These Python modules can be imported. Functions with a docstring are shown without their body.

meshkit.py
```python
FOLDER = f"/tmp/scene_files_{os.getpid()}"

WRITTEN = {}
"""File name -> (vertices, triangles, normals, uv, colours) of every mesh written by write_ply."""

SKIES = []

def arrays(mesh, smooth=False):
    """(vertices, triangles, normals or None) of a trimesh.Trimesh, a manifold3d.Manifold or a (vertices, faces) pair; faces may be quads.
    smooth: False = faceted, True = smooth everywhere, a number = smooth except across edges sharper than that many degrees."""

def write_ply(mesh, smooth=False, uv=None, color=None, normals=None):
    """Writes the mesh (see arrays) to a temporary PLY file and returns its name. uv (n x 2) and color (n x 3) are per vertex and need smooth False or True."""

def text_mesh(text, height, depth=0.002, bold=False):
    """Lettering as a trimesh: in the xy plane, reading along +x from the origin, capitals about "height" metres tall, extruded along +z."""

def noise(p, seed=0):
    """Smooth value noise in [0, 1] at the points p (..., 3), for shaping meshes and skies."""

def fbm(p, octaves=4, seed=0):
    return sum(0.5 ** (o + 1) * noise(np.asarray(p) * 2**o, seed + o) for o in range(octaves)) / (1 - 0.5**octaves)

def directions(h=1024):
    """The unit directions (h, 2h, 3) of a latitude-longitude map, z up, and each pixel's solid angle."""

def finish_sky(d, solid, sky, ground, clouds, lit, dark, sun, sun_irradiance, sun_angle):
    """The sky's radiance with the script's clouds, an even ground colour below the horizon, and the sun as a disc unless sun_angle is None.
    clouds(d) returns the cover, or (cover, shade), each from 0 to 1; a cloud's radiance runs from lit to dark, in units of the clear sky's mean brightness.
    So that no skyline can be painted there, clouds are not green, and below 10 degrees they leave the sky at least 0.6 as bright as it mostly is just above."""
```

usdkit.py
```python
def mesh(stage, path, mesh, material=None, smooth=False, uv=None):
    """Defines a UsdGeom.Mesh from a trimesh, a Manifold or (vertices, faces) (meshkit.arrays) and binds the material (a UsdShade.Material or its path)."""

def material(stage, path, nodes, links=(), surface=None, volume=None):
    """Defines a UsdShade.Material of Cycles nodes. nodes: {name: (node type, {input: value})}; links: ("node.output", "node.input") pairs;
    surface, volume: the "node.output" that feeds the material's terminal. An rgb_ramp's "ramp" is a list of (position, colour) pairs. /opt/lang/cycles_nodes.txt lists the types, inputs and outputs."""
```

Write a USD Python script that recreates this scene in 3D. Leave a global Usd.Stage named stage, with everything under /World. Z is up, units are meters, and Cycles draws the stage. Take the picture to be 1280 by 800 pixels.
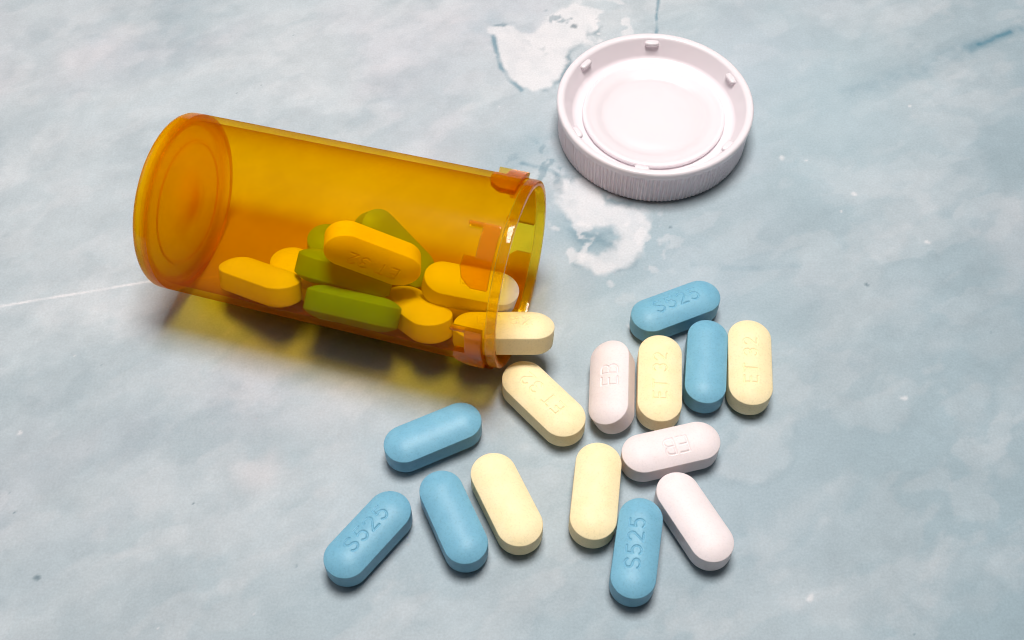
import math, random
import numpy as np, trimesh, usdkit, meshkit
from scipy.spatial import Delaunay
from scipy.spatial.transform import Rotation as Rot
from shapely.geometry import Polygon, LineString, box
from shapely.ops import unary_union
import shapely
from pxr import Usd, UsdGeom, UsdLux, UsdShade, Sdf, Gf, Vt

stage = Usd.Stage.CreateInMemory()
UsdGeom.SetStageUpAxis(stage, 'Z'); UsdGeom.SetStageMetersPerUnit(stage, 1.0)
UsdGeom.Xform.Define(stage, '/World')
MM = 0.001

# ------------------------------------------------------------------ camera
ELEV, DIST, FPX = 0.97713064, 0.23753161, 1465.2324
EXPOSURE = 0.0
cam = UsdGeom.Camera.Define(stage, '/World/camera')
cam.CreateHorizontalApertureAttr(36.0); cam.CreateVerticalApertureAttr(22.5)
cam.CreateFocalLengthAttr(36.0 * FPX / 1280.0)
cam.CreateClippingRangeAttr(Gf.Vec2f(0.01, 50.0))
cam.CreateExposureAttr(EXPOSURE)
cam.CreateFStopAttr(0.0)


def look(eye, target, up=(0, 0, 1)):
    m = Gf.Matrix4d().SetLookAt(Gf.Vec3d(*eye), Gf.Vec3d(*target), Gf.Vec3d(*up))
    return m.GetInverse()


eye = (0, -DIST * math.cos(ELEV), DIST * math.sin(ELEV))
UsdGeom.Xformable(cam).AddTransformOp().Set(look(eye, (0, 0, 0)))


# ------------------------------------------------------------------ lamps (indoor close-up)
def lamp(name, eye, target, w, h, power, color=(1, 1, 1)):
    l = UsdLux.RectLight.Define(stage, '/World/' + name)
    l.CreateWidthAttr(w); l.CreateHeightAttr(h); l.CreateIntensityAttr(power); l.CreateColorAttr(Gf.Vec3f(*color))
    l.CreateNormalizeAttr(True)
    UsdGeom.Xformable(l).AddTransformOp().Set(look(eye, target, (0, 1, 0.01)))
    return l


lamp('key_lamp', (0.015, 0.085, 0.56), (0, 0.01, 0), 0.19, 0.19, 1.36, (1.0, 0.955, 0.91))
lamp('ceiling_lamp', (0.15, 0.05, 1.55), (0, 0, 0), 1.6, 1.6, 1.0, (0.97, 0.98, 1.0))
lamp('window_lamp', (-1.3, 0.5, 0.9), (0, 0, 0), 1.1, 1.1, 1.3, (0.95, 0.98, 1.0))  # added soft side fill, out of view; not a known window


# ------------------------------------------------------------------ helpers
def mat(name, nodes, links=(), surface=None, volume=None):
    return usdkit.material(stage, '/World/Looks/' + name, nodes, links, surface=surface, volume=volume)


def tag(prim, label=None, category=None, group=None, kind=None):
    for k, v in (('label', label), ('category', category), ('group', group), ('kind', kind)):
        if v:
            prim.SetCustomDataByKey(k, v)


used = {}


def numbered(path):
    n = used.get(path, -1) + 1
    used[path] = n
    return path if n == 0 else f'{path}_{n:03d}'


def obj(name, mesh, material, parent='/World', smooth=False):
    p = numbered(f'{parent}/{name}')
    return usdkit.mesh(stage, p, mesh, material, smooth=smooth).GetPrim()


def lin(r, g, b):
    c = np.array([r, g, b], float) / 255
    return np.where(c <= 0.04045, c / 12.92, ((c + 0.055) / 1.055) ** 2.4)


# ------------------------------------------------------------------ materials
M = {}


def tablet_mat(name, base, base2, rough, speck=0.35, bumpd=0.00004):
    M[name] = mat(name, {
        'geo': ('geometry', {}),
        'n1': ('noise_texture', {'scale': 420.0, 'detail': 4.0, 'roughness': 0.6}),
        'r1': ('rgb_ramp', {'ramp': [(0.32, base2), (0.62, base)]}),
        'n2': ('noise_texture', {'scale': 2600.0, 'detail': 3.0, 'roughness': 0.65}),
        'r2': ('rgb_ramp', {'ramp': [(0.30, (1 - speck,) * 3), (0.5, (1, 1, 1))]}),
        'mx': ('mix', {'mix_type': 'multiply', 'fac': 1.0}),
        'oi': ('object_info', {}), 'mr': ('map_range', {'to_min': 0.97, 'to_max': 1.03}), 'hv': ('hsv', {}),
        'n4': ('noise_texture', {'scale': 1500.0, 'detail': 5.0, 'roughness': 0.75}), 'r4': ('rgb_ramp', {'ramp': [(0.70, (1, 1, 1)), (0.76, (0.80, 0.80, 0.80))]}), 'm4': ('mix', {'mix_type': 'multiply', 'fac': 1.0}),
        'n3': ('noise_texture', {'scale': 3200.0, 'detail': 4.0, 'roughness': 0.6}),
        'b': ('bump', {'strength': 0.55, 'distance': bumpd}),
        'p': ('principled_bsdf', {'roughness': rough, 'subsurface_weight': 0.12, 'subsurface_radius': (1, 0.8, 0.6), 'subsurface_scale': 0.0006, 'specular_ior_level': 0.32}),
    }, [('geo.position', 'n1.vector'), ('geo.position', 'n2.vector'), ('geo.position', 'n3.vector'),
        ('n1.fac', 'r1.fac'), ('n2.fac', 'r2.fac'), ('r1.color', 'mx.color1'), ('r2.color', 'mx.color2'),
        ('geo.position', 'n4.vector'), ('n4.fac', 'r4.fac'), ('mx.color', 'm4.color1'), ('r4.color', 'm4.color2'), ('m4.color', 'hv.color'), ('oi.random', 'mr.value'), ('mr.result', 'hv.value'), ('hv.color', 'p.base_color'), ('n3.fac', 'b.height'), ('b.normal', 'p.normal')], surface='p.BSDF')


tablet_mat('yellow_tablet', (0.91, 0.755, 0.47), (0.88, 0.72, 0.425), 0.58, 0.10)
tablet_mat('blue_tablet', (0.18, 0.415, 0.56), (0.16, 0.385, 0.53), 0.46, 0.12)
tablet_mat('pink_tablet', (0.82, 0.725, 0.735), (0.80, 0.70, 0.71), 0.55, 0.06)

M['white_plastic'] = mat('white_plastic', {
    'geo': ('geometry', {}), 'n': ('noise_texture', {'scale': 900.0, 'detail': 3.0}), 'b': ('bump', {'strength': 0.06, 'distance': 0.00003}),
    'p': ('principled_bsdf', {'base_color': (0.775, 0.70, 0.74), 'roughness': 0.30, 'subsurface_weight': 0.2, 'subsurface_radius': (1, 0.85, 0.9), 'subsurface_scale': 0.0008}),
}, [('geo.position', 'n.vector'), ('n.fac', 'b.height'), ('b.normal', 'p.normal')], surface='p.BSDF')


def amber(name, tint, graze, haze, rough=0.2, gloss=0.2):
    # clear moulded plastic: straight-through walls that tint the light at each face, a worn gloss and a faint milky glow
    M[name] = mat(name, {
        'geo': ('geometry', {}), 'n': ('noise_texture', {'scale': 160.0, 'detail': 3.0, 'roughness': 0.55}),
        'b': ('bump', {'strength': 0.25, 'distance': 0.00012}),
        'f': ('fresnel', {'IOR': 1.47}),
        'front': ('math', {'math_type': 'subtract', 'value1': 1.0}),
        'fr': ('math', {'math_type': 'multiply'}),
        'frk': ('math', {'math_type': 'multiply', 'value2': gloss}),
        'lw': ('layer_weight', {'blend': 0.5}), 'pw': ('math', {'math_type': 'power', 'value2': 3.2}),
        'ec': ('mix', {'color1': tint, 'color2': graze}),
        't': ('transparent_bsdf', {}),
        'g': ('glossy_bsdf', {'color': (1, 1, 1), 'roughness': rough}),
        'd': ('diffuse_bsdf', {'color': haze}), 'tl': ('translucent_bsdf', {'color': haze}),
        'dt': ('mix_closure', {'fac': 0.25}),
        'hz': ('math', {'math_type': 'multiply', 'value2': HAZE}),
        'm1': ('mix_closure', {}), 'm2': ('mix_closure', {}),
    }, [('geo.position', 'n.vector'), ('n.fac', 'b.height'), ('b.normal', 'g.normal'), ('geo.backfacing', 'front.value2'), ('f.fac', 'fr.value1'), ('front.value', 'fr.value2'),
        ('fr.value', 'frk.value1'), ('d.BSDF', 'dt.closure1'), ('tl.BSDF', 'dt.closure2'), ('front.value', 'hz.value1'), ('hz.value', 'm1.fac'), ('t.BSDF', 'm1.closure1'), ('dt.closure', 'm1.closure2'),
        ('frk.value', 'm2.fac'), ('m1.closure', 'm2.closure1'), ('g.BSDF', 'm2.closure2'), ('lw.facing', 'pw.value1'), ('pw.value', 'ec.fac'), ('ec.color', 't.color')], surface='m2.closure')


HAZE = 0.20
amber('amber_plastic', (0.995, 0.897, 0.17), (0.52, 0.38, 0.07), (1.0, 0.24, 0.0), 0.2, 0.08)


def amber_thick(name, absorb, density, rough, clear, milk):
    # thicker moulded pieces bend the light at their edges
    M[name] = mat(name, {
        'p': ('principled_bsdf', {'base_color': (1, 1, 1), 'roughness': rough, 'ior': 1.45, 'transmission_weight': 1.0, 'specular_ior_level': 0.25}),
        't': ('transparent_bsdf', {'color': (1, 1, 1)}), 'm': ('mix_closure', {'fac': clear}),
        'd': ('diffuse_bsdf', {'color': (1.0, 0.36, 0.0)}), 'm2': ('mix_closure', {'fac': milk}),
        'v': ('absorption_volume', {'color': absorb, 'density': density}),
    }, [('p.BSDF', 'm.closure1'), ('t.BSDF', 'm.closure2'), ('m.closure', 'm2.closure1'), ('d.BSDF', 'm2.closure2')], surface='m2.closure', volume='v.volume')


amber_thick('thick_amber', (0.991, 0.915, 0.0), 2900.0, 0.05, 0.4, 0.19)
amber_thick('lug_amber', (0.985, 0.86, 0.0), 2900.0, 0.05, 0.35, 0.10)
amber_thick('rim_amber', (0.989, 0.905, 0.0), 2900.0, 0.05, 0.45, 0.07)

M['tabletop'] = mat('tabletop', {
    'geo': ('geometry', {}),
    'a': ('attribute', {'attribute': 'pattern'}),
    'n': ('noise_texture', {'scale': 2200.0, 'detail': 3.0, 'roughness': 0.7}),
    'r': ('rgb_ramp', {'ramp': [(0.3, (0.91, 0.91, 0.91)), (0.7, (1.06, 1.06, 1.06))]}),
    'mx': ('mix', {'mix_type': 'multiply', 'fac': 1.0}),
    'n2': ('noise_texture', {'scale': 3500.0, 'detail': 2.0, 'roughness': 0.6}),
    'b': ('bump', {'strength': 0.22, 'distance': 0.00003}),
    'p': ('principled_bsdf', {'roughness': 0.62, 'specular_ior_level': 0.25}),
}, [('geo.position', 'n.vector'), ('geo.position', 'n2.vector'), ('n.fac', 'r.fac'), ('a.color', 'mx.color1'), ('r.color', 'mx.color2'), ('mx.color', 'p.base_color'),
    ('n2.fac', 'b.height'), ('b.normal', 'p.normal')], surface='p.BSDF')

# ------------------------------------------------------------------ tabletop: a printed stone-effect sheet, its print painted per vertex (mm coordinates)
PATCH1 = [(-4.9, 85.8), (0.0, 86.4), (3.9, 84.4), (9.8, 90.7), (15.9, 94.4), (21.7, 91.5), (19.4, 84.4), (14.4, 78.8), (11.4, 72.1), (9.4, 66.8), (5.6, 63.4), (1.9, 65.5), (-1.5, 69.4), (-3.4, 74.8)]
PATCH2 = [(10.3, 38.3), (16.4, 37.7), (20.7, 30.4), (28.0, 28.0), (29.5, 23.3), (27.7, 16.5), (22.6, 12.1), (17.2, 10.4), (13.3, 13.7), (14.7, 16.5), (19.2, 17.1), (21.7, 21.0), (20.4, 23.9), (14.1, 23.9), (11.0, 29.2)]
PATCH3 = [(41.8, -26.6), (43.5, -24.9), (48.9, -24.0), (53.8, -22.2), (51.6, -32.5), (47.5, -35.8), (39.3, -35.8), (38.3, -34.5)]
PATCH4 = [(43.3, -46.2), (53.0, -39.1), (60.9, -35.8), (53.6, -45.4), (45.3, -53.8)]
TEAL2 = [(12.7, 22.8), (20.4, 23.3), (22.6, 21.0), (21.5, 17.1), (17.4, 16.7), (13.4, 17.6)]


def fbm2(x, y, s, octaves=4, seed=0, stretch=1.0, ang=0.0):
    c, n = math.cos(ang), math.sin(ang)
    u, v = (x * c + y * n) / s / stretch, (-x * n + y * c) / s
    return meshkit.fbm(np.stack([u + 50, v + 50, np.full_like(u, 7.3)], -1), octaves, seed)


def sstep(a, b, t):
    t = np.clip((t - a) / (b - a), 0, 1)
    return t * t * (3 - 2 * t)


def sdist(poly, x, y):
    p = Polygon(poly).buffer(0)
    pts = shapely.points(x, y)
    d = shapely.distance(p.boundary, pts)
    return np.where(shapely.contains_properly(p, pts), -d, d)


def ldist(line, x, y):
    return shapely.distance(LineString(line), shapely.points(x, y))


def paint(x, y):
    wx = x + 5.0 * (fbm2(x, y, 9, 5, 11) - 0.5)
    wy = y + 5.0 * (fbm2(x, y, 9, 5, 12) - 0.5)
    fx = x + 2.4 * (fbm2(x, y, 2.2, 4, 13) - 0.5)
    fy = y + 2.4 * (fbm2(x, y, 2.2, 4, 14) - 0.5)
    fx, fy = fx + wx - x, fy + wy - y
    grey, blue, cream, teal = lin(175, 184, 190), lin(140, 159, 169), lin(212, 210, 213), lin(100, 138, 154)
    # large clouds: whiter to the left, bluer to the right; darker front right paints in light falloff
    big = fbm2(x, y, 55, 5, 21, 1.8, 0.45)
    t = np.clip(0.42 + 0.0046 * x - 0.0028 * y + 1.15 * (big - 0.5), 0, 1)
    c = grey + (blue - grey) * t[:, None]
    # soft brushed light clouds
    cl = fbm2(x, y, 22, 5, 31, 2.6, 0.5)
    k = sstep(0.48, 0.76, cl) * 0.26
    k = k * (0.45 + 0.55 * sstep(-45, 20, y))
    c += (cream * 0.97 - c) * k[:, None]
    # layered smudges with a fairly crisp side
    for sd, sc, th, col_, am in ((101, 17,   .53, cream, .14), (102, 12, .55, blue * .82, .22), (103, 9, .56, cream, .14), (104, 26, .52, blue * .85, .22), (105, 6, .57, blue * .8, .15), (106, 7, .58, cream, .16)):
        f = fbm2(wx, wy, sc, 6, sd, 1.8, 0.55)
        c += (col_ - c) * (sstep(th - 0.015, th + 0.05, f) * (0.5 + 0.5 * fbm2(x, y, 5, 3, sd + 50)) * am)[:, None]
    cl2 = fbm2(wx, wy, 14, 5, 37, 2.0, 0.3)
    c += (blue * 0.92 - c) * (sstep(0.50, 0.74, cl2) * 0.26)[:, None]
    c *= 1 + ((fbm2(wx, wy, 7, 5, 43, 1.7, 0.7) - 0.5) * 0.13)[:, None]
    pk = fbm2(x, y, 30, 4, 41, 1.5, 0.9)
    c *= 1 + (sstep(0.5, 0.75, pk) * 0.06)[:, None] * np.array([0.5, -0.35, -0.1])
    c *= 1 + ((fbm2(x, y, 3.2, 4, 51) - 0.5) * 0.16)[:, None]
    c *= 1 + ((fbm2(x, y, 0.9, 3, 52) - 0.5) * 0.10)[:, None]

    def lay(mask, colour, amount):
        nonlocal c
        m = np.clip(mask, 0, 1) * amount
        c = c + (np.asarray(colour) - c) * m[:, None]

    far = lambda px, py, r: sstep(r, 0.25 * r, np.hypot(x - px, y - py))
    # teal veil round the flakes and beside the cap
    lay(far(14, 34, 32) * sstep(0.3, 0.7, fbm2(x, y, 12, 4, 61)), teal * 1.05, 0.45)
    lay(far(34, 0, 36), lin(150, 174, 186), 0.30)
    lay(far(40, -34, 34), lin(152, 170, 182), 0.30)
    lay(far(-4, 84, 16) * sstep(0.35, 0.65, fbm2(x, y, 9, 4, 62)), teal * 1.1, 0.25)
    lay(far(62, 60, 45), lin(168, 190, 200), 0.35)
    # the flaked pale patches with dark, torn edges
    for poly, amount, edge, sharp in ((PATCH1, 0.80, 0.6, 0.7), (PATCH2, 0.72, 0.45, 0.9), (PATCH3, 0.16, 0.10, 1.2), (PATCH4, 0.14, 0.0, 2.5)):
        d = sdist(poly, fx, fy) + 4.0 * (fbm2(x, y, 4.5, 5, 74) - 0.5)
        if edge:
            lay(sstep(1.3, 0.1, np.abs(d - 0.5)) * sstep(0.47, 0.62, fbm2(x, y, 6, 3, 71)), teal * 0.62, edge)
        mott = 0.72 + 0.28 * sstep(0.3, 0.62, fbm2(x, y, 2.6, 4, 72))
        lay(sstep(sharp, -sharp, d) * mott, cream, amount)
    d = sdist(TEAL2, fx, fy)
    lay(sstep(1.8, -2.0, d) * (0.45 + 0.9 * sstep(0.35, 0.7, fbm2(x, y, 3, 4, 73))), teal * 0.78, 0.62)
    # scattered crumbs of the same flaking under and right of the first patch
    fl = fbm2(fx, fy, 4.0, 4, 81)
    lay(sstep(0.60, 0.66, fl) * far(22, 88, 15), cream, 0.75)
    lay(sstep(0.60, 0.66, fl) * far(18, 22, 24), cream, 0.55)
    lay(sstep(0.635, 0.68, fbm2(fx, fy, 3.4, 4, 82)) * far(14, 86, 15), teal * 0.7, 0.5)
    lay(sstep(0.62, 0.68, fbm2(fx, fy, 3.4, 4, 83)) * far(8, 40, 13), teal * 0.75, 0.5)
    # teal lines
    for line, wdt, amount in (([(-4.5, 83.0), (-3.7, 77.5), (-2.4, 72.1), (-0.6, 68.1), (2.0, 64.7)], 1.0, 0.75), ([(2.3, 42.0), (6.1, 40.8), (10.3, 38.9)], 0.9, 0.6),
                              ([(36.8, 102), (36.5, 97.4), (35.9, 91.5), (35.2, 85.0), (34.8, 76)], 0.55, 0.7), ([(109.5, 78.2), (116.1, 82.2), (123.3, 85.2)], 2.4, 0.5), ([(112.5, 80.0), (116.5, 82.5), (121, 84.2)], 0.9, 0.8),
                              ([(78, 63), (96.7, 72.1), (112.1, 79.7)], 4.5, 0.22), ([(38, 14), (48, 13.2), (60, 14)], 1.2, 0.14)):
        d = ldist(line, x + 0.35 * (fx - x), y + 0.35 * (fy - y))
        lay(sstep(wdt, 0.1, d) * (0.35 + 0.65 * sstep(0.35, 0.6, fbm2(x, y, 3.0, 3, 91))), teal * np.array([0.62, 0.76, 0.80]), amount)
    # pale scratch and flecks
    d = ldist([(-140, -6), (-105.3, 3.2), (-90.5, 6.4), (-75.4, 9.6), (-60, 11)], x + 0.08 * (fx - x), y + 0.08 * (fy - y))
    lay(sstep(0.42, 0.08, d) * (0.4 + 0.6 * sstep(0.3, 0.6, fbm2(x, y, 4, 3, 92))), cream * 1.05, 0.85)
    for px, py, r in ((60.4, 43.8, .9), (75.0, 33.3, .9), (52.2, -58.4, .9), (76.0, -18.3, .7), (71.0, 28.8, .5), (-93.7, -25.7, .6), (49, 40, .7), (66, 43, .5), (88, 20, .8), (92, 60, .7), (24, -1.5, 1.2)):
        lay(sstep(r, 0.3 * r, np.hypot(fx - wx + x - px, fy - wy + y - py)), cream * 1.02, 0.6)
    for px, py, r in ((72.8, 8.8, .6), (33.9, 23.5, .45), (-90.5, -42.4, .4), (-84.1, -54.5, .8), (-80.0, -29.5, .35), (-38.8, -52.3, .3), (-58.6, -40.7, .25), (15.2, 86.4, 1.2)):
        lay(sstep(r, 0.4 * r, np.hypot(fx - wx + x - px, fy - wy + y - py)), teal * 0.45, 0.65)
    rs = np.random.RandomState(5)
    for px, py, r in zip(rs.uniform(-130, 130, 46), rs.uniform(-70, 98, 46), rs.uniform(0.12, 0.28, 46)):
        s = np.hypot(x - px, y - py) < 1.0
        if s.any():
            m = np.zeros(len(x)); m[s] = sstep(r, 0.4 * r, np.hypot(x[s] - px, y[s] - py))
            lay(m, (teal * 0.5 if rs.rand() < 0.55 else cream * 1.05), 0.45)
    for px, py, r, a in ((-47.1, -33.3, 7, 0.25), (-102.0, 74.8, 10, 0.2), (-95.0, 83.0, 7, 0.15), (-30, -22, 16, 0.10), (112, 20, 20, 0.15)):
        lay(far(px, py, r) * sstep(0.25, 0.6, fbm2(x, y, 7, 4, 95)), lin(226, 214, 216), a)
    return np.clip(c, 0.02, 0.9)


def axis_samples(lo, hi, step, outer):
    core = np.arange(lo, hi + step / 2, step)
    left = lo - np.cumsum(np.linspace(2, 60, 12)); right = hi + np.cumsum(np.linspace(2, 60, 12))
    return np.concatenate([left[::-1], core, right])


gx, gy = axis_samples(-134, 134, 0.36, 0), axis_samples(-73, 103, 0.36, 0)
X, Y = np.meshgrid(gx, gy)
nx, ny = len(gx), len(gy)
top = np.stack([X.ravel(), Y.ravel(), np.zeros(nx * ny)], 1)
idx = np.arange(nx * ny).reshape(ny, nx)
quads = np.stack([idx[:-1, :-1], idx[:-1, 1:], idx[1:, 1:], idx[1:, :-1]], -1).reshape(-1, 4)
ring = np.concatenate([idx[0, :], idx[1:, -1], idx[-1, -2::-1], idx[-2:0:-1, 0]])
low = top[ring] + [0, 0, -12.0]
lo_id = nx * ny + np.arange(len(ring))
nxt = np.roll(np.arange(len(ring)), -1)
skirt = np.stack([ring, lo_id, lo_id[nxt], ring[nxt]], -1)
verts = np.vstack([top, low])
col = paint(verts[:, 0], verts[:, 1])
tri = np.vstack([quads[:, [0, 1, 2]], quads[:, [0, 2, 3]], skirt[:, [0, 1, 2]], skirt[:, [0, 2, 3]]])
# underside as a fan
cen = len(verts)
verts = np.vstack([verts, [[0, 0, -12.0]]]); col = np.vstack([col, col[:1]])
tri = np.vstack([tri, np.stack([lo_id, np.full(len(ring), cen), lo_id[nxt]], -1)])
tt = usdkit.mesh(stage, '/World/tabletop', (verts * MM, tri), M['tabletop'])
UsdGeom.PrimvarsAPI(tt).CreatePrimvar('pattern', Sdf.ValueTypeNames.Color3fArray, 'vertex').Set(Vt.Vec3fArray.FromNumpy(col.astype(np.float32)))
tag(tt.GetPrim(), 'pale blue grey stone-effect tabletop with flaked cream patches and teal veins', kind='structure')


# ------------------------------------------------------------------ tablets
def arc(cx, cy, rx, ry, a0, a1, n=14):
    return [(cx + rx * math.cos(math.radians(a)), cy + ry * math.sin(math.radians(a))) for a in np.linspace(a0, a1, n)]


GLYPH = {
    'S': (0.62, [arc(.31, .75, .29, .25, 25, 270) + arc(.31, .25, .31, .25, 90, -155)]),
    '5': (0.62, [[(.58, 1), (.1, 1), (.06, .56)] + arc(.29, .32, .31, .32, 120, -140)]),
    '2': (0.62, [arc(.30, .72, .28, .28, 165, -25) + [(.02, 0), (.62, 0)]]),
    '3': (0.60, [arc(.28, .75, .27, .25, 150, -90) + arc(.28, .26, .30, .26, 90, -150)]),
    'E': (0.58, [[(.58, 1), (.02, 1), (.02, 0), (.58, 0)], [(.02, .52), (.48, .52)]]),
    'T': (0.66, [[(0, 1), (.66, 1)], [(.33, 1), (.33, 0)]]),
    'B': (0.62, [[(.02, 0), (.02, 1), (.32, 1)] + arc(.32, .76, .26, .24, 90, -90) + [(.02, .52)], [(.32, .52)] + arc(.32, .26, .29, .26, 90, -90) + [(.02, 0)]]),
    ' ': (0.10, []),
}


def imprint(text, height, gap, flip, offset=(0, 0)):
    lines, x = [], 0.0
    for ch in text:
        w, strokes = GLYPH[ch]
        lines += [[(x + px * height, py * height) for px, py in s] for s in strokes]
        x += w * height + gap
    x -= gap
    s = -1 if flip else 1
    return [LineString([((px - x / 2) * s + offset[0], (py - height / 2) * s + offset[1]) for px, py in l]) for l in lines]


TB, HD = 3.84, 1.39          # band and cup height, mm
DIMS = {'b': (19.0, 7.89), 'y': (19.33, 8.38), 'p': (18.67, 7.91)}
COLOUR = {'b': ('blue_tablet', 'blue'), 'y': ('yellow_tablet', 'yellow'), 'p': ('pink_tablet', 'pale pink')}
TEXT = {'b': ('S525', 2.7, 0.85), 'y': ('ET 32', 2.6, 0.85), 'p': ('EB', 3.1, 0.75)}


def tablet_mesh(kind, text, flip, seed, off=(0, 0)):
    L, W = DIMS[kind]
    rs = np.random.RandomState(seed)
    L += rs.uniform(-.06, .06); W += rs.uniform(-.04, .04)
    r, a = W / 2, L / 2 - W / 2
    F = 0.16                                                    # rounded edge between cup and band
    lines = imprint(*TEXT[kind], flip, off) if text else []
    geo = shapely.union_all(lines) if lines else None

    def inset(x, y):
        return r - np.hypot(np.maximum(np.abs(x) - a, 0), y)

    R = (r * r + HD * HD) / (2 * HD)

    def cup(x, y, deboss):
        d = inset(x, y)
        q = np.clip((r - d) / r, 0, 1)
        h = np.sqrt(R * R - (r * q) ** 2) - (R - HD)
        h -= np.clip((F - d) / F, 0, 1) ** 2 * 0.10
        h += 0.035 * (meshkit.fbm(np.stack([x * .7 + seed, y * .7, 0 * x], -1), 3, seed) - 0.5)
        if deboss and geo is not None:
            g = shapely.distance(geo, shapely.points(x, y))
            h -= 0.19 * sstep(0.22, 0.06, g)
            h += 0.015 * sstep(0.42, 0.28, g) * sstep(0.20, 0.26, g)
        return h

    def ringpts(inw, n_arc, n_st):
        rr = r - inw
        t = np.linspace(-90, 90, n_arc + 1)
        right = np.stack([a + rr * np.cos(np.radians(t)), rr * np.sin(np.radians(t))], 1)
        xs = np.linspace(a, -a, n_st + 1)[1:-1]
        topl = np.stack([xs, np.full(len(xs), rr)], 1)
        return np.vstack([right, topl, -right, -topl])

    def face(step, deboss):
        n_arc, n_st = int(math.pi * r / 0.26), int(2 * a / 0.26)
        ring0 = ringpts(F * 0.9, n_arc, n_st)
        rim = [ring0, ringpts(F * 2.0, n_arc, n_st)]
        xs, ys = np.meshgrid(np.arange(-L / 2, L / 2, step), np.arange(-W / 2, W / 2, step))
        xs, ys = xs.ravel(), ys.ravel()
        k = inset(xs, ys) > F * 2 + 0.6 * step
        p = np.vstack(rim + [np.stack([xs[k], ys[k]], 1)])
        tr = Delaunay(p).simplices
        v1, v2 = p[tr[:, 1]] - p[tr[:, 0]], p[tr[:, 2]] - p[tr[:, 0]]
        area = v1[:, 0] * v2[:, 1] - v1[:, 1] * v2[:, 0]
        tr = np.where((area > 0)[:, None], tr, tr[:, ::-1])[np.abs(area) > 1e-7]
        return p, tr, len(ring0), (n_arc, n_st)

    p, tr, nr, nn = face(0.09 if text else 0.30, text)
    pb, tb, nb, _ = face(0.45, False)
    vt = np.column_stack([p, TB / 2 + cup(p[:, 0], p[:, 1], True)])
    vb = np.column_stack([pb, -TB / 2 - cup(pb[:, 0], pb[:, 1], False)])
    V, T = [vt, vb], [tr, tb[:, ::-1] + len(vt)]
    # band with softly worn edges
    loops = []
    zt, zb = vt[:nr, 2], vb[:nb, 2]
    prof = [(F * 0.42, -0.045), (F * 0.10, -0.13), (0.0, -0.27), (-0.012, -TB / 2)]
    off0 = len(vt) + len(vb)
    rings = [np.arange(nr)]
    for inw, dz in prof:
        q = ringpts(inw, *nn); rings.append(off0 + np.arange(nr)); off0 += nr
        V.append(np.column_stack([q, zt + dz if dz > -1 else np.zeros(nr)]))
    for inw, dz in prof[-2::-1]:
        q = ringpts(inw, *nn); rings.append(off0 + np.arange(nr)); off0 += nr
        V.append(np.column_stack([q, zb - dz]))
    rings.append(len(vt) + np.arange(nb))
    for A, B in zip(rings[:-1], rings[1:]):
        An, Bn = np.roll(A, -1), np.roll(B, -1)
        T += [np.stack([A, B, Bn], 1), np.stack([A, Bn, An], 1)]
    return trimesh.Trimesh(np.vstack(V), np.vstack(T), process=False)


def tablet(kind, text, flip, seed, mat4, label, group, name=None, off=(0, 0)):
    m = tablet_mesh(kind, text, flip, seed, off)
    m.vertices *= MM
    pr = obj((COLOUR[kind][1].split()[-1] + '_tablet'), m, M[COLOUR[kind][0]], smooth=True)
    UsdGeom.Xformable(pr).AddTransformOp().Set(Gf.Matrix4d(*np.array(mat4).T.ravel().tolist()))
    tag(pr, label, 'tablet', group)
    return pr


def pose(xyz, R):
    m = np.eye(4); m[:3, :3] = R; m[:3, 3] = np.array(xyz) * MM
    return m


SPILLED = 'tablets spilled on the tabletop'
INSIDE = 'tablets inside the amber bottle'
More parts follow.
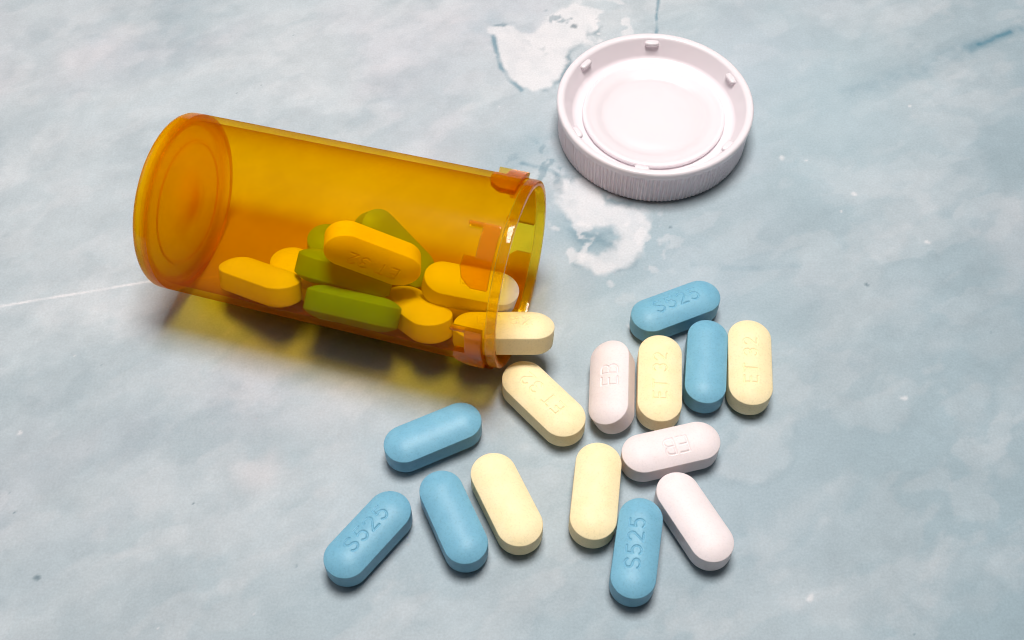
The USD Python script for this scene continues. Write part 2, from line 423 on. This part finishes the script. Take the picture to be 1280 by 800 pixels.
# x, y in mm, heading and roll in radians
LOOSE = [
    ('b', 1, 0, 32.60, -0.10, 0.411, 0.0, 'blue S525 tablet topmost of the spilled ones, resting across a plain blue one'),
    ('p', 1, 0, 19.18, -17.76, 1.502, -0.395, 'pale pink EB tablet tipped on its side against a yellow ET 32 tablet'),
    ('y', 1, 0, 28.27, -16.72, 1.493, 0.0, 'yellow ET 32 tablet upright between the tipped pink tablet and a plain blue one'),
    ('b', 0, 0, 37.52, -12.99, 1.440, 0.0, 'plain blue tablet standing upright between two yellow ET 32 tablets'),
    ('y', 1, 0, 45.88, -13.20, 1.478, 0.0, 'yellow ET 32 tablet farthest right of all, beside a plain blue tablet'),
    ('b', 0, 0, -14.66, -28.60, 0.443, 0.0, 'plain blue tablet lying slantwise just below the bottle'),
    ('b', 1, 0, -25.34, -48.83, 0.898, 0.0, 'blue S525 tablet farthest left, slanting up to the right'),
    ('b', 0, 0, -10.42, -45.48, -1.146, 0.0, 'plain blue tablet slanting down right, left of a parallel plain yellow tablet'),
    ('y', 0, 0, -1.01, -42.06, -1.137, 0.0, 'plain yellow tablet slanting down right beside a parallel plain blue tablet'),
    ('y', 0, 0, 15.07, -40.38, 1.445, 0.02, 'plain yellow tablet upright, its top touching the end of the lying pink EB tablet'),
    ('p', 1, 1, 29.26, -31.66, 0.245, 0.0, 'pale pink EB tablet lying almost level with its letters upside down'),
    ('p', 0, 0, 32.38, -45.48, -1.077, 0.0, 'plain pale pink tablet slanting down right, beside the lowest blue tablet'),
    ('b', 1, 0, 21.82, -51.34, 1.394, 0.0, 'blue S525 tablet lowest of all, upright, letters reading upwards'),
    ('y', 1, 1, 5.92, -21.31, -0.841, 0.0, 'yellow ET 32 tablet lying free just outside the bottle mouth, slanting down right'),
]


def Rz(t):
    return Rot.from_euler('z', t).as_matrix()


for i, (k, text, flip, x, y, th, roll, label) in enumerate(LOOSE):
    R = Rz(th) @ Rot.from_euler('x', roll).as_matrix()
    L, W = DIMS[k]
    if abs(roll) < 0.1:
        z = TB / 2 + HD
    else:
        t = np.linspace(0, 2 * np.pi, 60)
        pts = np.vstack([np.stack([0 * t, W / 2 * f * np.cos(t), -TB / 2 - HD * (1 - f * f) + 0 * t], 1) for f in np.linspace(0, 1, 12)])
        z = -(pts @ R.T)[:, 2].min()
    tablet(k, text, flip, 10 + i, pose((x, y, z), R), label, SPILLED, off={'b': (0.2, 0.5), 'y': (-0.4, 0.11), 'p': (0.7, -0.5)}[k] if text else (0, 0))

PILE = [
    ('y', 0, 0, (-49.629, 2.632, 9.545), (-0.253, -0.0681, -0.2963, 0.9184), 'yellow tablet in the bottle, the one nearest its base'),
    ('y', 0, 0, (-40.197, 5.632, 6.015), (-0.0811, -0.0023, -0.3011, 0.9501), 'yellow tablet in the bottle mostly hidden behind the one nearest the base'),
    ('b', 0, 0, (-32.564, 2.118, 13.043), (-0.3869, 0.1285, -0.0393, 0.9123), 'blue tablet on edge in the bottle, seen green, the upper of two stacked'),
    ('b', 0, 0, (-30.511, -5.827, 12.617), (-0.464, 0.0468, -0.1396, 0.8735), 'blue tablet on edge against the lower bottle wall, seen green, the lower of two stacked'),
    ('y', 1, 1, (-26.14, 0.978, 20.908), (0.6365, 0.2019, -0.189, 0.72), 'yellow tablet on top of the pile in the bottle, its stamped face turned down'),
    ('b', 0, 0, (-23.47, 9.94, 10.43), (0.1252, 0.3369, -0.2496, 0.8992), 'blue tablet seen green behind the topmost yellow tablet in the bottle, slanting steeply'),
    ('b', 0, 0, (-33.384, 10.975, 5.889), (-0.0142, 0.0614, -0.3006, 0.9517), 'blue tablet at the back of the bottle with only its rounded green end showing'),
    ('y', 0, 0, (-18.585, -4.197, 8.265), (-0.2159, -0.1249, -0.4477, 0.8587), 'yellow tablet low in the bottle, next to the two poking out of its mouth'),
    ('p', 1, 0, (-8.077, -1.086, 12.308), (-0.0176, 0.1073, -0.0393, 0.9933), 'pale tablet inside the bottle mouth, lying on top of the one poking out'),
    ('y', 1, 0, (-1.607, -9.905, 10.178), (-0.1573, 0.0405, 0.037, 0.986), 'yellow tablet poking halfway out of the bottle mouth over its rim'),
]
BOTTLE_Z = 0.0

# ------------------------------------------------------------------ the amber bottle
AZ = -0.27954748
BL, BR0, BR1, LIFT = 70.706, 17.581, 18.039, 1.007
tilt = math.asin((LIFT + BR1 - BR0) / BL)
d_ = np.array([math.cos(AZ) * math.cos(tilt), math.sin(AZ) * math.cos(tilt), math.sin(tilt)])
u_ = np.array([-math.sin(AZ), math.cos(AZ), 0]); w_ = np.cross(d_, u_)
O_ = np.array([-66.176, 16.809, BR0 + BOTTLE_Z])
BM = np.eye(4); BM[:3, 0] = u_; BM[:3, 1] = w_; BM[:3, 2] = d_; BM[:3, 3] = O_ * MM

for i, (k, text, flip, xyz, q, label) in enumerate(PILE):
    tablet(k, text, flip, 40 + i, pose(np.array(xyz) + [0, 0, BOTTLE_Z], Rot.from_quat(q).as_matrix()), label, INSIDE)


def lathe(profile, n=160):
    """Closed solid of revolution about z from a list of (r, z); r = 0 at both ends."""
    V, rows = [], []
    t = np.linspace(0, 2 * np.pi, n, endpoint=False)
    for r, z in profile:
        if r < 1e-9:
            rows.append(np.array([len(V)])); V.append((0, 0, z))
        else:
            rows.append(len(V) + np.arange(n)); V += [(r * math.cos(a), r * math.sin(a), z) for a in t]
    T = []
    for A, B in zip(rows[:-1], rows[1:]):
        if len(A) == 1:
            T += [(A[0], B[i], B[(i + 1) % n]) for i in range(n)]
        elif len(B) == 1:
            T += [(A[i], B[0], A[(i + 1) % n]) for i in range(n)]
        else:
            T += [x for i in range(n) for x in ((A[i], B[i], B[(i + 1) % n]), (A[i], B[(i + 1) % n], A[(i + 1) % n]))]
    m = trimesh.Trimesh(np.array(V, float), np.array(T), process=False)
    if m.volume < 0:
        m.invert()
    return m


def fillet(pts, rad, n=4):
    """Rounds the inner corners of a polyline of (r, z, radius or None)."""
    out = [np.array(pts[0][:2], float)]
    for a, b, c in zip(pts[:-2], pts[1:-1], pts[2:]):
        rd = b[2] if len(b) > 2 else rad
        A, B, Cc = (np.array(q[:2], float) for q in (a, b, c))
        if rd <= 0:
            out.append(B); continue
        k = min(rd, 0.45 * np.linalg.norm(A - B), 0.45 * np.linalg.norm(Cc - B))
        p, q = B + (A - B) / np.linalg.norm(A - B) * k, B + (Cc - B) / np.linalg.norm(Cc - B) * k
        out += [(1 - t) ** 2 * p + 2 * t * (1 - t) * B + t * t * q for t in np.linspace(0, 1, n)]
    out.append(np.array(pts[-1][:2], float))
    return out


def shell(outer, inner, name, material):
    m = lathe_ring(fillet(outer, 0.3), fillet(inner, 0.3))
    m.vertices *= MM
    return obj(name, m, M[material], '/World/pill_bottle', smooth=35)


def lathe_ring(outer, inner, n=192):
    """Closed ring of revolution: outer profile upwards, inner profile downwards, joined at both ends."""
    prof = list(outer) + list(inner)
    t = np.linspace(0, 2 * np.pi, n, endpoint=False)
    V = np.vstack([np.stack([r * np.cos(t), r * np.sin(t), np.full(n, z)], 1) for r, z in prof])
    T, k = [], len(prof)
    for i in range(k):
        A, B = i * n + np.arange(n), ((i + 1) % k) * n + np.arange(n)
        T += [np.stack([A, np.roll(A, -1), np.roll(B, -1)], 1), np.stack([A, np.roll(B, -1), B], 1)]
    m = trimesh.Trimesh(V, np.vstack(T), process=False)
    if m.volume < 0:
        m.invert()
    return m


bottle = UsdGeom.Xform.Define(stage, '/World/pill_bottle')
bottle.AddTransformOp().Set(Gf.Matrix4d(*BM.T.ravel().tolist()))
tag(bottle.GetPrim(), 'transparent amber plastic pill bottle lying open on its side with tablets in it', 'pill bottle')
shell([(17.6, 3.01), (17.98, 64), (18.02, 68.89)], [(16.93, 68.89), (16.8, 62), (16.35, 6), (16.3, 3.01)], 'body', 'amber_plastic')
base = lathe(fillet([(0, 2.2), (2.2, 1.9, .8), (6.0, 1.2, .8), (15.3, 1.2, .4), (16.0, 0.0, .4), (17.1, 0.0, .4), (17.55, 0.7, .5), (17.6, 3.0, 0), (16.35, 3.0, .1), (15.7, 2.35, .7), (12.6, 2.32, 0), (12.4, 2.62, .1), (12.0, 2.62, .1), (11.8, 2.32, 0), (6.8, 2.3, 1), (2.6, 3.6, .8), (1.0, 3.9, .3), (0, 3.9)], 0.3), 192)
base.vertices *= MM
obj('base', base, M['thick_amber'], '/World/pill_bottle', smooth=35)
shell([(18.02, 68.9), (18.05, 69.6), (18.0, 70.7, .4), (17.5, 70.72)], [(17.0, 70.7, .4), (16.93, 70.0), (16.93, 68.9)], 'rim', 'rim_amber')


def lug_mesh(phi0):
    """Raised hook on the outside of the neck: thin rib, bar along the rim, block. Flat (arc, axial) outline bent round the wall."""
    rr = 18.0
    deg = rr * math.pi / 180
    shape = unary_union([box(0, 62.7, 1.5 * deg * 1.2, 66.0), box(0, 65.4, 36 * deg, 68.5),
                         Polygon([(19 * deg, 66), (19 * deg, 63.3), (25 * deg, 63.0), (31 * deg, 63.6), (35 * deg, 65.0), (36 * deg, 66.2)])]).buffer(-0.12).buffer(0.24).buffer(-0.12)
    m = trimesh.creation.extrude_polygon(shape, 1.0, engine='earcut')
    m = m.subdivide_to_size(0.9, max_iter=12)
    v = m.vertices
    ang = np.radians(phi0) + v[:, 0] / rr
    inset = np.where(v[:, 2] > 0.9, 1.0, 0.0)
    rad = 17.93 + v[:, 2] * 1.12
    m.vertices = np.stack([rad * np.cos(ang), rad * np.sin(ang), v[:, 1]], 1)
    m.merge_vertices()
    if m.volume < 0:
        m.invert()
    m.vertices *= MM
    return m


for phi in (40.3, 102.0, 163.0, 225.0, 284.0, 340.0):
    obj('lug', lug_mesh(phi), M['lug_amber'], '/World/pill_bottle', smooth=40)

# ------------------------------------------------------------------ the white cap, open side up
CX, CY, CR, CB, CH = 31.555, 51.627, 21.67, 21.35, 9.956
cap = UsdGeom.Xform.Define(stage, '/World/bottle_cap')
cap.AddTranslateOp().Set(Gf.Vec3d(CX * MM, CY * MM, 0))
tag(cap.GetPrim(), 'white ribbed plastic bottle cap lying open side up behind the tablets', 'bottle cap')
N = 1728
t = np.linspace(0, 2 * np.pi, N, endpoint=False)
ribs = np.clip(np.cos(t * 144) * 1.5, -1, 1) * 0.5 + 0.5
prof = [(0, 0.0, 0), (17, 0.0, 0), (19.6, 0.0, 0), (20.5, 0.12, .1), (21.0, 0.55, .5), (21.15, 1.0, 1), (21.35, 7.2, 1), (21.42, 7.9, .4), (21.52, 8.15, 0), (21.66, 8.6, 0), (21.68, 9.4, 0), (21.5, 9.8, 0),
        (21.15, 9.956, 0), (20.5, 9.93, 0), (20.1, 9.75, 0), (19.85, 9.4, 0), (19.65, 8.8, 0), (18.3, 6.2, 0), (17.9, 5.75, 0), (17.3, 5.45, 0), (16.4, 5.3, 0), (16.0, 5.0, 0), (0, 3.6, 0)]
V, rows, T = [], [], []
for r, z, k in prof:
    if r == 0:
        rows.append(np.array([sum(len(x) for x in V)])); V.append(np.array([[0, 0, z]]))
    else:
        rad = r - 0.32 * k * (1 - ribs)
        rows.append(sum(len(x) for x in V) + np.arange(N)); V.append(np.stack([rad * np.cos(t), rad * np.sin(t), np.full(N, z)], 1))
for A, B in zip(rows[:-1], rows[1:]):
    if len(A) == 1:
        T.append(np.stack([np.full(N, A[0]), np.roll(B, -1), B], 1))
    elif len(B) == 1:
        T.append(np.stack([A, np.roll(A, -1), np.full(N, B[0])], 1))
    else:
        T += [np.stack([A, np.roll(A, -1), np.roll(B, -1)], 1), np.stack([A, np.roll(B, -1), B], 1)]
cm = trimesh.Trimesh(np.vstack(V), np.vstack(T), process=False)
if cm.volume < 0:
    cm.invert()
cm.vertices *= MM
obj('shell', cm, M['white_plastic'], '/World/bottle_cap', smooth=True)
liner = lathe(fillet([(0, 3.7), (15.6, 5.05, 0), (15.95, 5.6, .3), (15.75, 6.25, .5), (15.1, 6.35, .5), (14.3, 6.0, .8), (12.9, 5.75, .8), (11.4, 5.1, .8), (10.4, 5.15, .8), (8.6, 5.42, .8), (4, 5.5), (0, 5.5)], 0.3), 192)
liner.vertices *= MM
obj('liner', liner, M['white_plastic'], '/World/bottle_cap', smooth=35)


def cap_lug(phi):
    m = trimesh.creation.box([1.5, 3.2, 1.2])
    m = m.subdivide().subdivide()
    v = m.vertices; rad = np.linalg.norm(v / [.75, 1.6, .6], ord=4, axis=1)
    m.vertices = v / np.maximum(rad, 1)[:, None]
    m.apply_translation([19.3, 0, 8.75])
    c, s = math.cos(math.radians(phi)), math.sin(math.radians(phi))
    m.vertices = m.vertices @ np.array([[c, -s, 0], [s, c, 0], [0, 0, 1]]).T * MM
    return m


for phi in (88, 140, 24, -40, 206, 258):
    obj('lug', cap_lug(phi), M['white_plastic'], '/World/bottle_cap', smooth=50)
